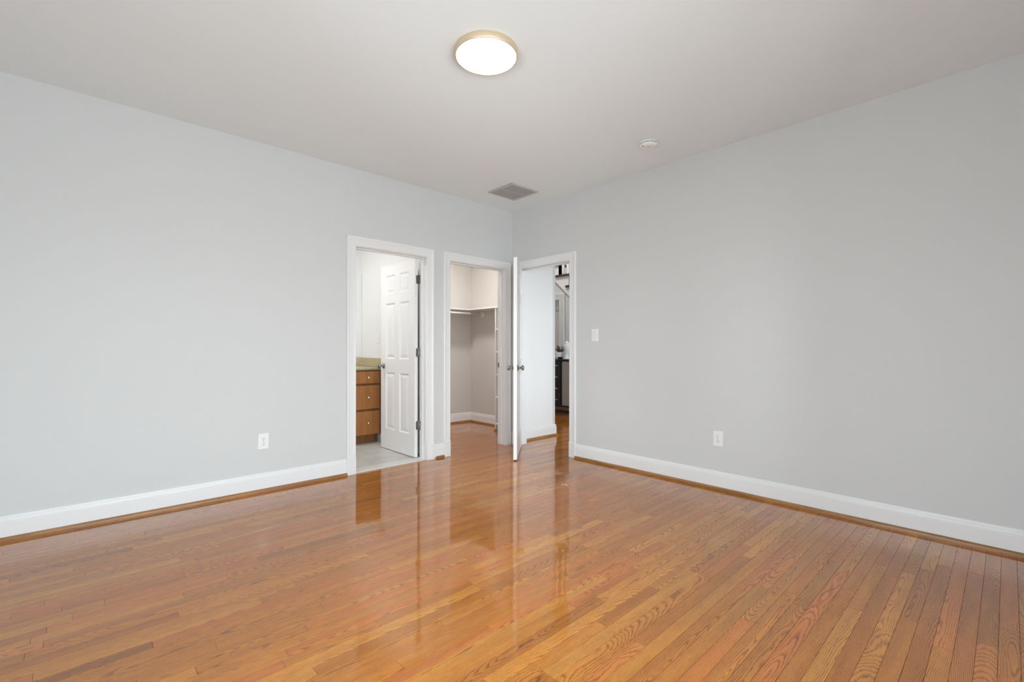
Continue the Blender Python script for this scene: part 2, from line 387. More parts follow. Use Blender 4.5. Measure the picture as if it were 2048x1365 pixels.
# closet
b = MB(); b.box((BRX + CLX) / 2, 0.12, 0, CLX, BY, H); struct(b.build('wall_closet_left', M['closetwall']), 'beige grey closet wall left of the doorway', 'wall')
b = MB(); b.box((BRX + CLX) / 2, BY, 0, HWX - 0.045, BY + 0.12, H); struct(b.build('wall_closet_back', M['closetwall']), 'beige grey closet wall below the hanging rod', 'wall')
b = MB(); b.box(CBX, 0.06, 0, HWX - 0.045, BY, H); struct(b.build('wall_closet_right', M['closetwall']), 'beige grey closet wall behind the shelf tower', 'wall')
# hall
HF = 0.02
b = MB(); b.box(0.13, HF, 0, CBX, 0.06, HH); b.box(CBX, HF, 0, HWX - 0.045, 0.06, HH)
struct(b.build('wall_hall_near', M['bathwall'], weld=False), 'bright white hall wall seen through the hall doorway', 'wall')
HO = (2.75, 3.65)
wall_along_y('wall_hall_west', HF, HY1, HWX - 0.045, HWX, HH, [(HO[0], HO[1], 0, 2.0)], M['wall'], 'grey hall wall round the corner from the doorway')
b = MB(); b.box(-1.7, BY + 0.12, 0, -1.6, HY1, H); b.box(-1.6, HY1, 0, HWX, HY1 + 0.1, H)
struct(b.build('wall_hall_recess', M['closetwall'], weld=False), 'beige wall of the room seen in the hall mirror', 'wall')
b = MB(); b.box(-1.7, BY + 0.12, H, HWX - 0.045, HY1 + 0.1, H + 0.1); struct(b.build('ceiling_recess', M['ceiling']), 'ceiling of the room seen in the hall mirror', 'ceiling')
wall_along_x('wall_hall_south', 0.13, HX1 + 0.1, HY0 - 0.15, HY0, HH, [(c - w/2, c + w/2, a, z) for c, a, z, w in WIN_H], M['wall'], 'hall wall with a tall window')
b = MB(); b.box(HWX, HY1, 0, HX1 + 0.1, HY1 + 0.1, HH); struct(b.build('wall_hall_north', M['wall']), 'grey wall at the north end of the hall', 'wall')
b = MB(); b.box(HX1, HY0, 0, HX1 + 0.1, HY1, HH); struct(b.build('wall_hall_east', M['wall']), 'grey wall behind the staircase', 'wall')
# ceilings
b = MB(); b.box(XW - 0.15, YS - 0.15, H, 0.0, 0.0, H + 0.1); struct(b.build('ceiling', M['ceiling']), 'smooth white ceiling of the bedroom', 'ceiling')
b = MB(); b.box(BLX - 0.1, 0.0, H, (BRX + CLX) / 2, BY + 0.12, H + 0.1); struct(b.build('ceiling_bathroom', M['ceiling']), 'white bathroom ceiling', 'ceiling')
b = MB(); b.box((BRX + CLX) / 2, 0.0, H, HWX - 0.045, BY + 0.12, H + 0.1); struct(b.build('ceiling_closet', M['ceiling']), 'white closet ceiling', 'ceiling')
b = MB(); b.box(0.13, HY0 - 0.1, HH, HX1 + 0.1, HY1 + 0.1, HH + 0.1); struct(b.build('ceiling_hall', M['ceiling']), 'high white ceiling over the hall', 'ceiling')

# ------------------------------------------------------------------ baseboards
def base_prof():
    return [(0, 0.018), (0.015, 0.018), (0.015, 0.106), (0.0115, 0.109), (0.0115, 0.111), (0.013, 0.114), (0.0115, 0.124), (0.0085, 0.130), (0.0095, 0.132), (0.0085, 0.138), (0.006, 0.143), (0, 0.145)]
def shoe_prof(off=0.015):
    p = [(off, 0.0), (off + 0.017, 0.0), (off + 0.017, 0.008)]
    for k in range(1, 6):
        a = rad(90) * k / 5; p.append((off + 0.004 + 0.013 * math.cos(a), 0.008 + 0.016 * math.sin(a)))
    p.append((off, 0.024)); return p
def run(mb, prof, p0, p1, nrm, m0=0, m1=0):
    """sweep prof (out, up) from p0 to p1; nrm points into the room; m0/m1 mitre factor along the run per unit out"""
    p0, p1, nrm = Vector((*p0, 0)), Vector((*p1, 0)), Vector((*nrm, 0)); d = (p1 - p0).normalized()
    mb.loft([[p0 + nrm * o + d * (m0 * o) + Vector((0, 0, z)) for o, z in prof],
             [p1 + nrm * o + d * (m1 * o) + Vector((0, 0, z)) for o, z in prof]])
def baseboard(name, p0, p1, nrm, label, m0=0, m1=0, sm=(0, 0), shoe=None, shoelabel='stained oak shoe moulding'):
    b = MB(); run(b, base_prof(), p0, p1, nrm, m0, m1); o = b.build(name, M['trim']); struct(o, label, 'baseboard')
    s = MB(); q0, q1 = shoe or (p0, p1); run(s, shoe_prof(), q0, q1, nrm, *sm)
    so = s.build('shoe_moulding', M['shoe'] if abs(p0[0] - p1[0]) > 0.001 else M['shoey'], o); so['label'] = shoelabel
    return o
CW = 0.085; RV = 0.005
c1 = (D1[0] - RV - CW, D1[1] + RV + CW); c2 = (D2[0] - RV - CW, D2[1] + RV + CW); c3 = (D3[0] - RV - CW, D3[1] + RV + CW)
baseboard('baseboard_left', (XW, 0), (c1[0], 0), (0, -1), 'long white baseboard on the left wall, up to the bathroom doorway', m0=1)
baseboard('baseboard_left', (c1[1], 0), (c2[0], 0), (0, -1), 'short white baseboard between the bathroom and closet doorways', shoe=((c1[1] + 0.03, 0), (c2[0], 0)))
baseboard('baseboard_right', (0, YS), (0, c3[0]), (-1, 0), 'long white baseboard on the right wall', m0=1)
baseboard('baseboard_south', (XW, YS), (0, YS), (0, 1), 'white baseboard under the wide window and the added narrow one', m0=1, m1=-1)
baseboard('baseboard_west', (XW, 0), (XW, YS), (1, 0), 'white baseboard under the single window', m0=1, m1=-1)
baseboard('baseboard_hall', (0.155, HF), (HWX, HF), (0, -1), 'white baseboard on the short hall wall', m1=1, sm=(0, 1))
baseboard('baseboard_hall', (HWX, HF), (HWX, HO[0] - 0.1), (1, 0), 'white baseboard round the hall corner', m0=-1, sm=(-1, 0))
baseboard('baseboard_closet', (CLX, BY), (CBX, BY), (0, -1), 'white baseboard on the closet back wall', m0=1, m1=-1, sm=(1, -1))
baseboard('baseboard_closet', (CBX, BY), (CBX, 0.80), (-1, 0), 'white baseboard on the closet right wall', m0=1, sm=(1, 0))
b = MB(); run(b, [(o, z - 0.014) for o, z in base_prof()], (BRX, 1.21), (BRX, 0.20), (-1, 0)); struct(b.build('baseboard_bathroom', M['trim']), 'white baseboard on the bathroom wall beside the vanity', 'baseboard')

# ------------------------------------------------------------------ door frames
def cas_prof():
    return [(0, 0), (0, 0.009), (0.006, 0.0115), (0.012, 0.0105), (0.018, 0.0095), (0.055, 0.013), (0.060, 0.0155), (0.068, 0.0185), (0.079, 0.0185), (0.085, 0.015), (0.085, 0)]
def casing(a0, a1, zt, pt):
    """pt(a, out, z) maps (along wall, out of wall, height) to the world"""
    b = MB(); rings = []
    for sa, st in (('l', 0), ('l', 1), ('r', 1), ('r', 0)):
        ring = []
        for w, p in cas_prof():
            a = a0 - w if sa == 'l' else a1 + w
            ring.append(pt(a, p, (zt + w) if st else 0.155))
        rings.append(ring)
    b.loft(rings); return b
def plinth(a0, a1, pt):
    b = MB()
    for s0, s1, sg in ((a0, a0 - CW, -1), (a1, a1 + CW, 1)):
        pr = [(0, 0), (0, 0.0155), (0.05, 0.0195), (0.058, 0.0215), (CW + 0.001, 0.0215), (CW + 0.001, 0)]
        b.loft([[pt(s0 + sg * w, p, z) for w, p in pr] for z in (0, 0.150)] + [[pt(s0 + sg * min(w, CW), max(0, p - 0.004), 0.157) for w, p in pr]])
    return b
def hall_pt(a, p, z): return (-p, a, z)     # wall_right: runs along y, faces -x
def left_pt(a, p, z): return (a, -p, z)     # wall_left: runs along x, faces -y

def frame(parent, op, pt, depth, stop):
    """jambs, head, stop moulding, casing and plinths. pt maps (a, out, z); into the wall is negative out"""
    a0, a1 = op; j = MB()
    def bx(u0, u1, o0, o1, z0, z1):
        p, q = pt(u0, o0, z0), pt(u1, o1, z1); j.box(*p, *q)
    bx(a0 - JT, a0, 0.0, -depth, 0, HEAD + JT); bx(a1, a1 + JT, 0.0, -depth, 0, HEAD + JT); bx(a0, a1, 0.0, -depth, HEAD, HEAD + JT)
    j.build('jamb', M['trim'], parent, bevel=0.0015)
    j = MB(); s0, s1 = stop
    bx(a0, a0 + 0.011, -s0, -s1, 0, HEAD); bx(a1 - 0.011, a1, -s0, -s1, 0, HEAD); bx(a0 + 0.011, a1 - 0.011, -s0, -s1, HEAD - 0.011, HEAD)
    j.build('stop_moulding', M['trim'], parent, bevel=0.002)
    casing(a0 - RV, a1 + RV, HEAD + RV, pt).build('casing', M['trim'], parent)
    plinth(a0 - RV, a1 + RV, pt).build('plinth_block', M['trim'], parent)

def leaf_mesh(L, T=0.035, ht=2.028):
    """six-panel leaf: hinge edge at s=0 running to s=L along local -Y, thickness along local +X, z from 0.012"""
    b = MB(); z0, z1 = 0.012, 0.012 + ht
    st, mid = 0.112, 0.10; pw = (L - 2 * st - mid) / 2
    cols = [(st, st + pw), (st + pw + mid, L - st)]; rows = [(0.235, 0.86), (1.01, 1.62), (1.725, 1.93)]
    ys = [0] + [c for q in cols for c in q] + [L]; zs = [z0] + [c for q in rows for c in q] + [z1]
    for face, sg in ((0.0, 1), (T, -1)):
        for i in range(len(ys) - 1):
            for k in range(len(zs) - 1):
                ya, yb, za, zb = ys[i], ys[i+1], zs[k], zs[k+1]
                if i in (1, 3) and k in (1, 3, 5):
                    rings = []
                    for ins, dp in ((0, 0), (0.004, 0.003), (0.014, 0.0105), (0.020, 0.0105), (0.048, 0.0035)):
                        x = face + sg * dp
                        rings.append([(x, -(ya + ins), za + ins), (x, -(yb - ins), za + ins), (x, -(yb - ins), zb - ins), (x, -(ya + ins), zb - ins)])
                    b.loft(rings, True, False); b.poly(rings[-1])
                else:
                    b.poly([(face, -ya, za), (face, -yb, za), (face, -yb, zb), (face, -ya, zb)])
    # edges, subdivided to match the faces
    for s in (0, L):
        for k in range(len(zs) - 1): b.poly([(0, -s, zs[k]), (T, -s, zs[k]), (T, -s, zs[k+1]), (0, -s, zs[k+1])])
    for z in (z0, z1):
        for i in range(len(ys) - 1): b.poly([(0, -ys[i], z), (T, -ys[i], z), (T, -ys[i+1], z), (0, -ys[i+1], z)])
    return b
def knob_set(parent, L, T=0.035, z=0.93):
    s = L - 0.065
    for x0, sg in ((0, -1), (T, 1)):
        k = MB()
        k.lathe([(0.0, 0), (0.033, 0), (0.033, 0.003 * sg), (0.028, 0.008 * sg), (0.014, 0.012 * sg), (0.0105, 0.020 * sg), (0.0105, 0.032 * sg), (0.018, 0.040 * sg),
                 (0.0265, 0.049 * sg), (0.0275, 0.056 * sg), (0.023, 0.063 * sg), (0.012, 0.067 * sg), (0.0, 0.068 * sg)], (x0, -s, z), 'x', 28)
        k.build('door_knob', M['nickel'], parent)['label'] = 'satin nickel knob'
    p = MB(); p.box(0.005, -L - 0.001, z - 0.028, T - 0.005, -L + 0.001, z + 0.028); p.cyl((T / 2, -L, z), (T / 2, -L - 0.009, z), 0.0085, 14)
    p.build('latch_plate', M['nickel'], parent)['label'] = 'satin nickel latch plate'
def hinges(parent, pin, jdir, ddir, zs=(0.336, 1.083, 1.832)):
    """butt hinges: pin (x,y), leaves reaching jdir on the jamb and ddir on the door edge"""
    for z in zs:
        h = MB(); h.cyl((*pin, z - 0.045), (*pin, z + 0.045), 0.0062, 14); h.cyl((*pin, z + 0.045), (*pin, z + 0.049), 0.0042, 12)
        for d in (jdir, ddir):
            d = Vector((*d, 0)); n = Vector((-d.y, d.x, 0)) * 0.0013; p = Vector((*pin, z)); e = p + d * 0.036
            rings = []
            pts = [(0.0, -0.0445), (0.028, -0.0445), (0.036, -0.036), (0.036, 0.036), (0.028, 0.0445), (0.0, 0.0445)]
            rings = [[p + d * a + n * s + Vector((0, 0, c)) for a, c in pts] for s in (-1, 1)]
            h.loft(rings)
        h.build('hinge', M['nickel'], parent)['label'] = 'satin nickel butt hinge'

# door 1: bathroom, leaf swung 90 degrees into the bathroom
d1 = empty('door_1', ((D1[0] + D1[1]) / 2, 0, 0))
struct(d1, 'white six-panel bathroom door swung open into the bathroom, in white casing', 'door')
d1.location = (0, 0, 0)
frame(d1, D1, left_pt, 0.12, (0.045, 0.082))
PIN1 = (D1[1] - 0.001, 0.127); L1 = 0.718
lf = leaf_mesh(L1).build('door_leaf', M['door'], d1)
# local: pin at (-0.007, +0.003): length along -Y, thickness +X.  Closed along -x world -> rotated; opened it runs along +y
A1 = rad(180)
lf.matrix_local = Matrix.Translation((PIN1[0], PIN1[1], 0)) @ Matrix.Rotation(A1, 4, 'Z') @ Matrix.Translation((0.015, -0.004, 0))
knob_set(lf, L1)
hinges(d1, PIN1, (0, -1), (-1, 0.0))
b = MB(); b.box(D1[0] - 0.0, -0.004, 0.0, D1[1], 0.118, 0.012); b.build('threshold', M['marble'], d1, bevel=0.003)['label'] = 'pale marble threshold'

# door 2: closet doorway, casing and jambs only, strike plate on the right jamb
d2 = empty('door_2'); struct(d2, 'white cased closet doorway next to the room corner', 'door')
frame(d2, D2, left_pt, 0.12, (0.045, 0.082))
b = MB(); b.box(D2[1] - 0.0015, 0.088, 0.90, D2[1] + 0.0005, 0.115, 0.96); b.box(D2[1] - 0.002, 0.096, 0.918, D2[1] - 0.001, 0.107, 0.942, 1)
b.build('strike_plate', [M['nickel'], M['slot']], d2)['label'] = 'satin nickel strike plate'

# door 3: hall doorway in the right wall, leaf opened into the room past the corner
d3 = empty('door_3'); struct(d3, 'white six-panel hall door standing open edge-on at the room corner', 'door')
frame(d3, D3, hall_pt, 0.13, (0.040, 0.075))
PIN3 = (-0.007, D3[1]); L3 = D3[1] - D3[0] - 0.006
A3 = rad(48.2)
lf = leaf_mesh(L3).build('door_leaf', M['door'], d3)
lf.matrix_local = Matrix.Translation((PIN3[0], PIN3[1], 0)) @ Matrix.Rotation(-A3, 4, 'Z') @ Matrix.Translation((0.007, -0.003, 0))
knob_set(lf, L3)
hinges(d3, PIN3, (1, 0), (math.cos(A3), -math.sin(A3)))

# ------------------------------------------------------------------ windows behind the camera
def window(n, pt, c, z0, z1, w, label):
    """pt(a, out, z); out > 0 into the room"""
    root = empty('window_%d' % n); struct(root, label, 'window')
    def bx(mb, a0, a1, o0, o1, za, zb): mb.box(*pt(a0, o0, za), *pt(a1, o1, zb))
    a0, a1 = c - w / 2, c + w / 2; f = MB()
    for q in ((a0, a0 + 0.035, z0, z1), (a1 - 0.035, a1, z0, z1), (a0, a1, z0, z0 + 0.035), (a0, a1, z1 - 0.035, z1)): bx(f, q[0], q[1], -0.13, -0.01, q[2], q[3])
    f.build('window_frame', M['trim'], root)
    zm = (z0 + z1) / 2
    for za, zb, o in ((z0 + 0.035, zm + 0.02, -0.06), (zm - 0.02, z1 - 0.035, -0.095)):
        s = MB()
        for q in ((a0 + 0.035, a0 + 0.075, za, zb), (a1 - 0.075, a1 - 0.035, za, zb), (a0 + 0.075, a1 - 0.075, za, za + 0.04), (a0 + 0.075, a1 - 0.075, zb - 0.04, zb)):
            bx(s, q[0], q[1], o - 0.03, o, q[2], q[3])
        so = s.build('sash', M['trim'], root)
        g = MB(); bx(g, a0 + 0.07, a1 - 0.07, o - 0.016, o - 0.012, za + 0.035, zb - 0.035); g.build('pane', M['glass'], so)
    k = MB()
    for q in ((a0 - 0.085, a0, z0 - 0.03, z1 + 0.085), (a1, a1 + 0.085, z0 - 0.03, z1 + 0.085), (a0, a1, z1, z1 + 0.085)): bx(k, q[0], q[1], 0, 0.018, q[2], q[3])
    bx(k, a0 - 0.10, a1 + 0.10, -0.02, 0.045, z0 - 0.03, z0); bx(k, a0 - 0.085, a1 + 0.085, 0, 0.015, z0 - 0.10, z0 - 0.03)
    k.build('casing', M['trim'], root, bevel=0.002)
for i, (c, a, z, w) in enumerate(WIN_S):
    window(i + 1, lambda u, o, q: (u, YS + o, q), c, a, z, w, ['wide window behind the camera', 'unseen narrow window added behind the camera to brighten the right floor'][i])
for c, a, z, w in WIN_W: window(3, lambda u, o, q: (XW + o, u, q), c, a, z, w, 'window in the wall left of the camera')
for c, a, z, w in WIN_H: window(4, lambda u, o, q: (u, HY0 + o, q), c, a, z, w, 'tall window lighting the hall')

# ------------------------------------------------------------------ ceiling fixtures
def flush_light(loc, r, t, disc, label, name='ceiling_light', ring=None):
    root = empty(name, loc); tag(root, label, 'light')
    b = MB()
    b.lathe([(r - 0.006, 0), (r + 0.001, 0), (r + 0.003, -0.004), (r + 0.001, -t + 0.002), (r - 0.001, -t), (r - 0.005, -t), (r - 0.006, -t + 0.004)], n=96)
    b.build('housing', ring or M['brass'], root)['label'] = 'champagne metal rim' if ring is None else 'white rim'
    d = MB(); d.lathe([(r - 0.006, -0.004), (r - 0.006, -t + 0.003), (r - 0.03, -t + 0.001), (0.0, -t + 0.0)], n=96); d.build('diffuser', disc, root)['label'] = 'glowing white diffuser'
    return root
flush_light((-2.137, -2.077, H), 0.168, 0.036, M['lampdisc'], 'round flush ceiling light with champagne metal rim, lit, on the bedroom ceiling')
flush_light((-2.3, 1.0, H), 0.20, 0.06, M['bath_fill_disc'], 'unseen round flush light added to brighten the bathroom', ring=M['trim'])  # added lamp, out of view, makes the bathroom bright
flush_light((-0.25, 0.75, H), 0.13, 0.06, M['closetdisc'], 'small round warm light on the closet ceiling', ring=M['trim'])
flush_light((-0.4, 3.1, H), 0.2, 0.06, M['hall_fill_disc'], 'unseen round flush light added to brighten the room beyond the hall', ring=M['trim'])  # added lamp so the mirrored room is not dark
flush_light((1.75, 1.3, HH), 0.25, 0.06, M['hall_fill_disc'], 'unseen round flush light added on the hall ceiling to light the stair wall', ring=M['trim'])  # added lamp, out of view, for the under-stair wall and mirror frame
flush_light((3.15, -0.3, HH), 0.25, 0.06, M['hall_fill_disc'], 'unseen round flush light added over the staircase to light the risers', ring=M['trim'])  # added lamp, out of view, brightens the risers

# smoke detector
sd = empty('smoke_detector', (-0.487, -2.084, H)); tag(sd, 'round white smoke detector on the ceiling near the right wall', 'smoke detector')
b = MB(); b.lathe([(0, 0), (0.070, 0), (0.070, -0.009), (0.066, -0.011), (0.0, -0.011)], n=48); b.build('mounting_base', M['plastic'], sd)
b = MB()
for k in range(10):
    a0 = 2 * math.pi * k / 10 + 0.07; a1 = 2 * math.pi * (k + 1) / 10 - 0.07; arc = [a0 + (a1 - a0) * j / 6 for j in range(7)]
    b.loft([[(0.064 * math.cos(a), 0.064 * math.sin(a), z) for a in arc] + [(0.060 * math.cos(a), 0.060 * math.sin(a), z) for a in arc[::-1]] for z in (-0.0112, -0.0148)])
b.build('vent_slots', M['slot'], sd)
b = MB(); b.lathe([(0, -0.015), (0.066, -0.015), (0.067, -0.020), (0.062, -0.030), (0.050, -0.0355), (0.030, -0.0365), (0.028, -0.0355), (0.026, -0.0365), (0.0, -0.037)], n=48)
b.lathe([(0.058, -0.011), (0.058, -0.016)], n=32); b.build('cover', M['plastic'], sd)
b = MB(); b.lathe([(0, -0.036), (0.004, -0.036), (0.004, -0.0382), (0, -0.0382)], (-0.012, -0.004, 0), n=12); b.build('indicator', M['slot'], sd)
b = MB(); b.lathe([(0, -0.032), (0.005, -0.032), (0.005, -0.036), (0, -0.036)], (-0.050, 0.020, 0), n=12); b.build('test_button', M['slot'], sd)

# return-air grille
gr = empty('ceiling_vent', (-0.480, -0.528, H)); tag(gr, 'square grey louvred air vent on the ceiling by the corner', 'vent')
hw = 0.186; fw = 0.026; f = MB()
for q in ((-hw, -hw, hw, -hw + fw), (-hw, hw - fw, hw, hw), (-hw, -hw + fw, -hw + fw, hw - fw), (hw - fw, -hw + fw, hw, hw - fw)): f.box(q[0], q[1], -0.010, q[2], q[3], 0)
f.box(-hw + fw, -0.006, -0.009, hw - fw, 0.006, -0.001); f.build('vent_frame', M['grille'], gr, bevel=0.003)
f = MB(); f.box(-hw + fw, -hw + fw, -0.0012, hw - fw, hw - fw, -0.0006); f.build('filter', M['grilledark'], gr)  # dark sheet standing for the shade behind the louvres
f = MB(); n = 0; y = -hw + fw + 0.004
while y < hw - fw - 0.006:
    if abs(y + 0.003) > 0.009:
        f.loft([[(x, y, -0.002), (x, y + 0.001, -0.002), (x, y + 0.0065, -0.0075), (x, y + 0.0055, -0.0075)] for x in (-hw + fw, hw - fw)])
    y += 0.0095
f.build('louvres', mat('grille_louvre_enamel', (0.36, 0.355, 0.34), 0.5), gr)

# ------------------------------------------------------------------ plates on the walls
def plate_base(parent, w=0.072, h=0.118):
    b = MB(); t = 0.006
    def rr(hw, hh, x):
        r = 0.005; pts = []
        for cx, cy, s in ((hw - r, hh - r, 0), (-hw + r, hh - r, 90), (-hw + r, -hh + r, 180), (hw - r, -hh + r, 270)):
            for k in range(4): a = rad(s + 30 * k); pts.append((x, cx + r * math.cos(a), cy + r * math.sin(a)))
        return pts
    b.loft([rr(w/2, h/2, 0), rr(w/2, h/2, -0.003), rr(w/2 - 0.004, h/2 - 0.004, -t)]); return b.build('cover_plate', M['plastic'], parent)
# all plates are built facing local -X, lying against x = 0
def outlet(loc, rz, label):
    r = empty('power_outlet', loc, rz); tag(r, label, 'outlet'); plate_base(r, 0.078, 0.124)
    for dz in (-0.0205, 0.0205):
        b = MB(); pts = []
        for k in range(28):
            a = 2 * math.pi * k / 28; pts.append((max(-0.0165, min(0.0165, 0.0175 * math.cos(a))), max(-0.0135, min(0.0135, 0.0175 * math.sin(a)))))
        b.loft([[(x, p[0], p[1] + dz) for p in pts] for x in (-0.005, -0.0085)])
        ro = b.build('receptacle', M['plastic'], r)
        s = MB(); s.box(-0.0090, -0.0078, dz - 0.001, -0.0082, -0.0052, dz + 0.008); s.box(-0.0090, 0.0052, dz, -0.0082, 0.0075, dz + 0.0075)
        s.cyl((-0.0082, 0, dz - 0.007), (-0.0090, 0, dz - 0.007), 0.0030, 12); s.build('slots', M['slot'], ro)['label'] = 'dark plug slots'
    b = MB(); b.cyl((-0.005, 0, 0), (-0.0072, 0, 0), 0.0035, 12); b.build('screw', M['nickel'], r)
    return r
def switch(loc, rz, label, w=0.078, h=0.124):
    r = empty('light_switch', loc, rz); tag(r, label, 'light switch'); plate_base(r, w, h)
    b = MB(); b.box(-0.0075, -0.0055, -0.0125, -0.005, 0.0055, 0.0125); b.build('toggle_surround', M['plastic'], r)
    b = MB(); b.loft([[(-0.006, -0.004, -0.006), (-0.006, 0.004, -0.006), (-0.006, 0.004, 0.006), (-0.006, -0.004, 0.006)], [(-0.019, -0.003, 0.004), (-0.019, 0.003, 0.004), (-0.017, 0.003, 0.010), (-0.017, -0.003, 0.010)]])
    b.build('toggle', M['plastic'], r)
    for dz in (-0.03, 0.03):
        b = MB(); b.cyl((-0.005, 0, dz), (-0.0072, 0, dz), 0.0032, 12); b.build('screw', M['nickel'], r)
    return r
outlet((0, -2.419, 0.405), 0, 'white power outlet low on the right wall')
outlet((-2.682, 0, 0.393), rad(90), 'white power outlet low on the left wall, beside the bathroom doorway')
switch((0, -1.205, 1.259), 0, 'white toggle switch on the right wall beside the hall doorway')
switch((BRX, 1.219, 1.25), 0, 'white switch on the bathroom wall above the vanity')

# ------------------------------------------------------------------ bathroom vanity
VX0, VX1, VF, VB = -2.62, BRX - 0.006, 1.125, BY - 0.002
va = empty('bathroom_vanity', ((VX0 + VX1) / 2, (VF + VB) / 2, 0.004)); tag(va, 'brown maple bathroom vanity with a stack of three drawers', 'vanity')
ox, oy, oz = va.location
def vb(mb, x0, y0, z0, x1, y1, z1, mi=0): mb.box(x0 - ox, y0 - oy, z0 - oz, x1 - ox, y1 - oy, z1 - oz, mi)
b = MB(); vb(b, VX0, VF + 0.019, 0.105, VX1, VB, 0.872); vb(b, VX0, VF + 0.075, 0.004, VX1 - 0.03, VF + 0.095, 0.105); b.build('carcass', M['vanitydark'], va)
b = MB()
for x0, x1 in ((VX0, VX0 + 0.03), (-2.22, -2.19), (-1.81, -1.78), (-1.45, -1.42), (VX1 - 0.035, VX1)): vb(b, x0, VF + 0.001, 0.105, x1, VF + 0.019, 0.872)
for z0, z1 in ((0.105, 0.125), (0.852, 0.872)): vb(b, VX0 + 0.03, VF + 0.0015, z0, VX1 - 0.035, VF + 0.019, z1)
vb(b, -1.42, VF + 0.0015, 0.694, VX1 - 0.035, VF + 0.019, 0.708); vb(b, -1.42, VF + 0.0015, 0.393, VX1 - 0.035, VF + 0.019, 0.409)
b.build('face_frame', M['vanitydark'], va)
def vknob(parent, x, z):
    k = MB(); k.lathe([(0, 0), (0.008, 0), (0.006, -0.006), (0.006, -0.012), (0.014, -0.017), (0.0155, -0.022), (0.012, -0.027), (0, -0.029)], (x - ox, VF - 0.020 - oy, z - oz), 'y', 20)
    k.build('drawer_knob' if parent.name.startswith('drawer') else 'cupboard_knob', M['chrome'], parent)['label'] = 'polished metal knob'
for z0, z1 in ((0.713, 0.855), (0.414, 0.690), (0.117, 0.390)):
    b = MB(); vb(b, -1.428, VF - 0.019, z0, VX1 - 0.038, VF - 0.0005, z1); dr = b.build('drawer', M['vanity'], va, bevel=0.003)
    vknob(dr, -1.268, (z0 + z1) / 2)
for x0, x1 in ((-2.60, -2.21), (-2.20, -1.80), (-1.79, -1.44)):
    b = MB(); vb(b, x0, VF - 0.019, 0.117, x1, VF - 0.0005, 0.855); do = b.build('door', M['vanity'], va, bevel=0.003); vknob(do, x0 + 0.04, 0.72)
ct = empty('vanity_countertop', ((VX0 + VX1) / 2, (VF + VB) / 2, 0.874)); tag(ct, 'speckled beige granite countertop with splashes on the vanity', 'countertop')
ox2, oy2, oz2 = ct.location
def cb(mb, x0, y0, z0, x1, y1, z1): mb.box(x0 - ox2, y0 - oy2, z0 - oz2, x1 - ox2, y1 - oy2, z1 - oz2)
b = MB(); cb(b, VX0 - 0.015, VF - 0.035, 0.874, BRX - 0.003, VB, 0.902); b.build('slab', M['granite'], ct, bevel=0.003)
b = MB(); cb(b, VX0 - 0.015, VB - 0.018, 0.903, BRX - 0.021, VB, 1.005); b.build('back_splash', M['granite'], ct, bevel=0.002)
b = MB(); cb(b, BRX - 0.021, VF - 0.02, 0.903, BRX - 0.003, VB, 1.005); b.build('side_splash', M['granite'], ct, bevel=0.002)
b = MB(); b.box(-2.6, BY - 0.008, 1.012, BRX - 0.012, BY - 0.002, 2.085)
mi = b.build('bathroom_mirror', M['mirror'], None, bevel=0.002); tag(mi, 'frameless bathroom mirror above the vanity', 'mirror')

# ------------------------------------------------------------------ closet fittings
SHZ = 1.70
b = MB(); pts = [(CLX, BY), (CLX, 1.37), (0.42, 1.37), (0.42, 0.13), (CBX, 0.13), (CBX, BY)]
b.loft([[(x, y, z) for x, y in pts] for z in (SHZ - 0.018, SHZ)])
sh = b.build('closet_shelf', M['melamine'], None); tag(sh, 'white L-shaped shelf running round the top of the closet', 'shelf')
b = MB(); b.cyl((CLX + 0.002, 1.386, 1.632), (CBX - 0.003, 1.386, 1.632), 0.0165, 20)
rod = b.build('closet_rod', M['melamine'], None); tag(rod, 'white hanging rod under the closet shelf', 'clothes rod')
for x in (CLX + 0.001, CBX - 0.019):
    k = MB(); k.box(x, 1.35, 1.60, x + 0.018, 1.42, 1.66); k.lathe([(0.019, 0), (0.026, 0), (0.026, 0.008), (0.019, 0.008)], (x + (0.018 if x < 0 else -0.008), 1.386, 1.632), 'x', 20); k.build('rod_bracket', M['trim'], rod)
tw = empty('shelf_tower', (0.5, 0.5, 0)); tag(tw, 'narrow white shelf tower on the right side of the closet', 'shelving')
for y in (0.785, 0.155):
    k = MB(); k.box(0.43 - 0.5, y - 0.5, 0.0, CBX - 0.5 - 0.001, y + 0.018 - 0.5, SHZ - 0.0185); k.build('side_panel', M['melamine'], tw)
for z in (1.398, 1.088, 0.778, 0.465, 0.10):
    k = MB(); k.box(0.432 - 0.5, 0.173 - 0.5, z - 0.018, CBX - 0.501, 0.785 - 0.5, z); k.build('shelf_board', M['melamine'], tw)
k = MB(); k.box(CBX - 0.508, 0.173 - 0.5, 0.1, CBX - 0.501, 0.785 - 0.5, SHZ - 0.02); k.build('back_panel', M['closetwall'], tw)
k = MB(); run(k, shoe_prof(0.0), (0.43 - 0.5, 0.803 - 0.5), (0.43 - 0.5, 0.155 - 0.5), (-1, 0)); k.build('shoe_moulding', M['shoey'], tw)['label'] = 'stained oak shoe moulding'

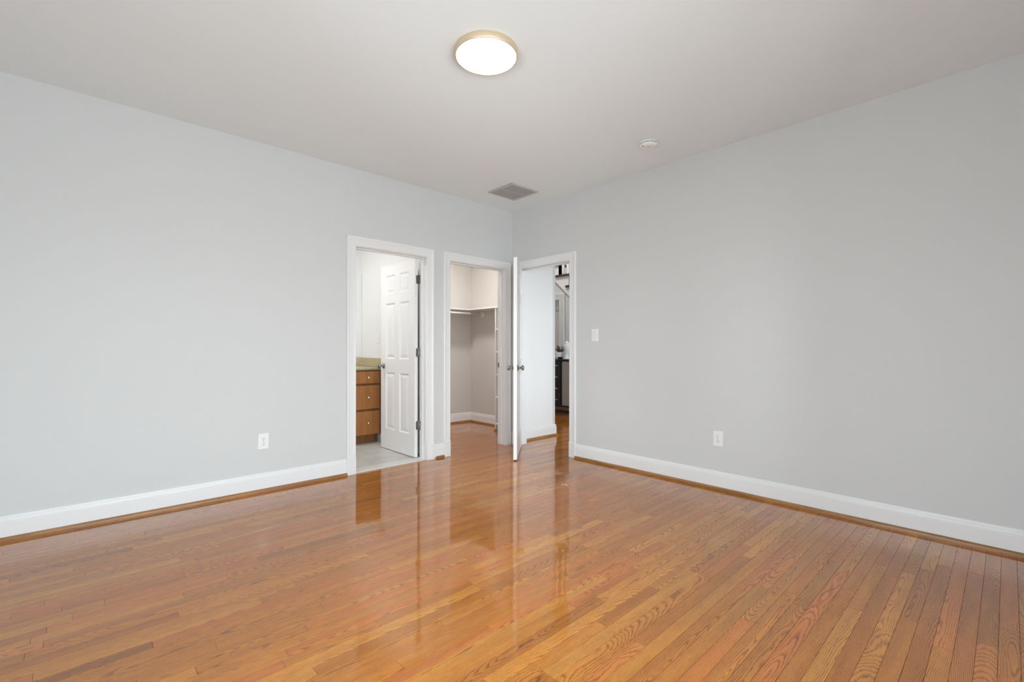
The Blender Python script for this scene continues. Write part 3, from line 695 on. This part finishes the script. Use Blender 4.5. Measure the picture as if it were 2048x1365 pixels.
# ------------------------------------------------------------------ hall: under-stair wall, staircase
SLP = 0.886
def zline(y): return 2.346 + SLP * (y - 1.621)
b = MB(); ya, yb = -1.0, 3.0
prof = [(ya, 0), (yb, 0), (yb, zline(yb)), (ya, zline(ya))]
b.loft([[(x, y, z) for y, z in prof] for x in (2.6, 2.7)])
struct(b.build('wall_under_stairs', M['wall']), 'grey triangular wall under the stairs, behind the sideboard', 'wall')
baseboard('baseboard_stairs', (2.6, yb), (2.6, ya), (-1, 0), 'white baseboard below the stairs, behind the sideboard')
st = empty('staircase', (2.6, 1.3, 0)); tag(st, 'open staircase with dark treads, white risers and white balusters', 'staircase')
def rel(pts): return [(x - 2.6, y - 1.3, z) for x, y, z in pts]
RUN, RISE = 0.24, 0.205
b = MB(); k0, k1 = -6, 3
pr = []
yA, yB = 1.30 + RUN * k0, 1.53 + RUN * k1
pr = [(yA, zline(yA)), (yB, zline(yB))]
for k in range(k1, k0 - 1, -1):
    zt = 2.445 + RISE * k - 0.038
    pr += [(1.53 + RUN * k, zt), (1.53 + RUN * (k - 1), zt)]
pr[-1] = (yA, pr[-1][1])
b.loft([rel([(x, y, z) for y, z in pr]) for x in (2.575, 2.70)]); b.build('stringer', M['trim'], st)
for k in range(k0, k1 + 1):
    zt = 2.445 + RISE * k; y0 = 1.268 + RUN * k
    t = MB(); p = rel([(2.545, y0, zt - 0.038), (HX1, y0 + RUN + 0.082, zt)]); t.box(*p[0], *p[1]); t.build('tread', M['tread'], st, bevel=0.006)['label'] = 'dark stained tread'
    r_ = MB(); p = rel([(2.58, 1.53 + RUN * k - 0.03 + 0.03, zt - 0.0), (HX1, 1.545 + RUN * k, zt + RISE - 0.038)]); r_.box(*p[0], *p[1]); r_.build('riser', M['trim'], st)
    for yb_ in (1.352 + RUN * k, 1.46 + RUN * k):
        q = MB(); c = rel([(2.625, yb_, zt)])[0]; s = 0.0165; top = 0.88 + (yb_ - 1.3 - RUN * k) * 0.88
        q.box(c[0] - s, c[1] - s, zt, c[0] + s, c[1] + s, zt + 0.20)
        q.lathe([(0.0165, 0.20), (0.012, 0.215), (0.0175, 0.23), (0.013, 0.26), (0.018, 0.36), (0.0145, 0.50), (0.011, top)], (c[0], c[1], zt), n=14)
        q.build('baluster', M['trim'], st)['label'] = 'white baluster'
h = MB(); y0, y1 = 1.3 + RUN * k0, 1.5 + RUN * k1
z0 = 2.445 + RISE * k0 + 0.93; z1 = z0 + (y1 - y0) * RISE / RUN
h.loft([rel([(2.595, y, z), (2.655, y, z), (2.655, y, z + 0.05), (2.625, y, z + 0.065), (2.595, y, z + 0.05)]) for y, z in ((y0, z0), (y1, z1))]); h.build('handrail', M['tread'], st)
# ------------------------------------------------------------------ hall: sideboard, mirror, plant, vase
SX, SBY0, SBY1 = 2.17, 0.62, 2.34
sb = empty('sideboard', (SX + 0.2, (SBY0 + SBY1) / 2, 0)); tag(sb, 'dark sideboard with chrome-handled drawers and grey doors against the stair wall', 'sideboard')
cx, cy = SX + 0.2, (SBY0 + SBY1) / 2
def sbx(mb, x0, y0, z0, x1, y1, z1): mb.box(x0 - cx, y0 - cy, z0, x1 - cx, y1 - cy, z1)
b = MB(); sbx(b, SX + 0.018, SBY0, 0.145, SX + 0.405, SBY1, 0.918); b.build('carcass', M['dark'], sb)
b = MB(); sbx(b, SX - 0.006, SBY0 - 0.008, 0.918, SX + 0.408, SBY1 + 0.008, 0.942); b.build('top_board', M['dark'], sb, bevel=0.002)
for y0, y1, kn in ((0.645, 1.095, 1.072), (1.52, 1.92, 1.55), (1.925, 2.32, 2.29)):
    b = MB(); sbx(b, SX, y0, 0.172, SX + 0.0175, y1, 0.905); do = b.build('door', M['greydoor'], sb, bevel=0.0015); do['label'] = 'grey mottled door'
    k = MB(); k.lathe([(0, 0), (0.006, 0), (0.005, -0.012), (0.012, -0.018), (0.012, -0.022), (0, -0.024)], (SX - cx, kn - cy, 0.636), 'x', 16); k.build('door_knob', M['chrome'], do)
for i in range(4):
    z0 = 0.172 + i * 0.184; b = MB(); sbx(b, SX, 1.135, z0, SX + 0.0175, 1.512, z0 + 0.180); dr = b.build('drawer', M['dark'], sb, bevel=0.0015)
    k = MB(); zc = (0.261, 0.450, 0.641, 0.834)[i]
    k.cyl((SX - 0.024 - cx, 1.165 - cy, zc), (SX - 0.024 - cx, 1.482 - cy, zc), 0.006, 10)
    for yy in (1.19, 1.457): k.cyl((SX - cx, yy - cy, zc), (SX - 0.024 - cx, yy - cy, zc), 0.0045, 8)
    k.build('bar_handle', M['chrome'], dr)['label'] = 'chrome bar handle'
for x0 in (SX + 0.03, SX + 0.35):
    for y0 in (SBY0 + 0.05, SBY1 - 0.09):
        b = MB(); sbx(b, x0, y0, 0.0, x0 + 0.04, y0 + 0.04, 0.145); b.build('leg', M['dark'], sb)

MY0, MY1, MZ0, MZ1, MF = 1.39, 2.30, 0.943, 2.118, 0.122
mr = empty('wall_mirror', (2.585, (MY0 + MY1) / 2, MZ0)); tag(mr, 'tall mirror in a wide whitewashed frame standing on the sideboard', 'mirror')
b = MB(); yc = (MY0 + MY1) / 2; rings = []
pr = [(0, 0), (0, 0.022), (0.012, 0.028), (0.045, 0.024), (0.085, 0.018), (0.112, 0.020), (MF, 0.012), (MF, 0)]
for cyy, czz in ((MY0, 0), (MY1, 0), (MY1, MZ1 - MZ0), (MY0, MZ1 - MZ0), (MY0, 0)):
    sy = 1 if cyy == MY0 else -1; sz = 1 if czz == 0 else -1
    rings.append([(-t, cyy - yc + sy * w, czz + sz * w) for w, t in pr])
b.loft(rings, True, False); b.build('mirror_frame', mat('whitewashed_wood', (0.72, 0.72, 0.70), 0.6, bump=0.9, bscale=35), mr)
b = MB(); b.box(-0.006, MY0 - yc + MF - 0.01, MF - 0.01, -0.002, MY1 - yc - MF + 0.01, MZ1 - MZ0 - MF + 0.01); b.build('mirror_glass', M['mirror'], mr)

# cased opening that the mirror shows
b = MB(); w0, w1 = HO
for q in ((w0 - 0.09, w0, 0, 2.10), (w1, w1 + 0.09, 0, 2.10), (w0, w1, 2.0, 2.10)): b.box(HWX, q[0], q[2], HWX + 0.018, q[1], q[3])
b.box(HWX - 0.045, w0 - 0.001, 0, HWX + 0.002, w0 + 0.015, 2.0); b.box(HWX - 0.045, w1 - 0.015, 0, HWX + 0.002, w1 + 0.001, 2.0); b.box(HWX - 0.045, w0, 1.985, HWX + 0.002, w1, 2.001)
struct(b.build('trim_1', M['trim'], weld=False), 'white casing of the hall opening opposite the mirror', 'trim')

pl = empty('potted_plant', (2.35, 1.300, 0.942)); tag(pl, 'small bushy green plant in a white pot on the sideboard', 'plant')
b = MB(); b.lathe([(0, 0.035), (0.060, 0.035), (0.066, 0.045), (0.070, 0.115), (0.066, 0.118), (0.062, 0.105), (0, 0.103)], n=28); b.build('pot', M['ceramic'], pl)
b = MB(); b.lathe([(0, 0.001), (0.052, 0.001), (0.055, 0.034), (0, 0.034)], n=24); b.build('pot_gap_shade', M['black'], pl)['label'] = 'black cylinder standing for the shade under the pot'  # shade under the pot, put in as a black cylinder
b = MB()
for a in range(4):
    t = rad(45 + 90 * a - 43); x, y = 0.070 * math.cos(t), 0.070 * math.sin(t); b.box(x - 0.006, y - 0.006, 0, x + 0.006, y + 0.006, 0.075)
b.lathe([(0.068, 0.036), (0.073, 0.036), (0.073, 0.048), (0.068, 0.048)], n=28)
b.build('pot_stand', M['ceramic'], pl)
rr = random.Random(3); b = MB(); sm_ = MB()
for k in range(34):
    a = rr.random() * 2 * math.pi; rd = 0.02 + 0.075 * rr.random(); hgt = 0.14 + 0.10 * rr.random() * (1.15 - rd * 5)
    p0 = Vector((0.02 * math.cos(a), 0.02 * math.sin(a), 0.10)); p1 = Vector((rd * math.cos(a), rd * math.sin(a), hgt)); sm_.cyl(p0, p1, 0.0012, 5)
    for j in range(7):
        c = p0.lerp(p1, 0.35 + 0.65 * j / 6); ang = rr.random() * 6.28; el = rr.uniform(-0.1, 0.9)
        d = Vector((math.cos(ang) * math.cos(el), math.sin(ang) * math.cos(el), math.sin(el))); n_ = d.cross(Vector((0, 0, 1))).normalized(); l = 0.018 + 0.012 * rr.random(); wd = l * 0.32
        up = n_.cross(d) * 0.003
        b.faces([c, c + d * l * 0.5 + n_ * wd, c + d * l, c + d * l * 0.5 - n_ * wd, c + d * l * 0.5 + up], [(0, 1, 4), (1, 2, 4), (2, 3, 4), (3, 0, 4)])
b.build('foliage', M['leaf'], pl); sm_.build('stems', M['leaf'], pl)

va2 = empty('lidded_vase', (2.33, 1.125, 0.942)); tag(va2, 'white lidded vase with a small finial, right of the plant on the sideboard', 'vase')
b = MB(); b.lathe([(0, 0), (0.062, 0), (0.066, 0.012), (0.045, 0.02), (0.038, 0.03), (0.042, 0.10), (0.054, 0.17), (0.060, 0.215), (0.055, 0.25), (0.040, 0.262), (0.040, 0.268), (0, 0.268)], n=36); b.build('body', M['ceramic'], va2)
b = MB(); b.lathe([(0, 0.269), (0.044, 0.269), (0.044, 0.274), (0.030, 0.288), (0.012, 0.296), (0.006, 0.304), (0.011, 0.314), (0.010, 0.322), (0, 0.328)], n=28); b.build('lid', M['ceramic'], va2)
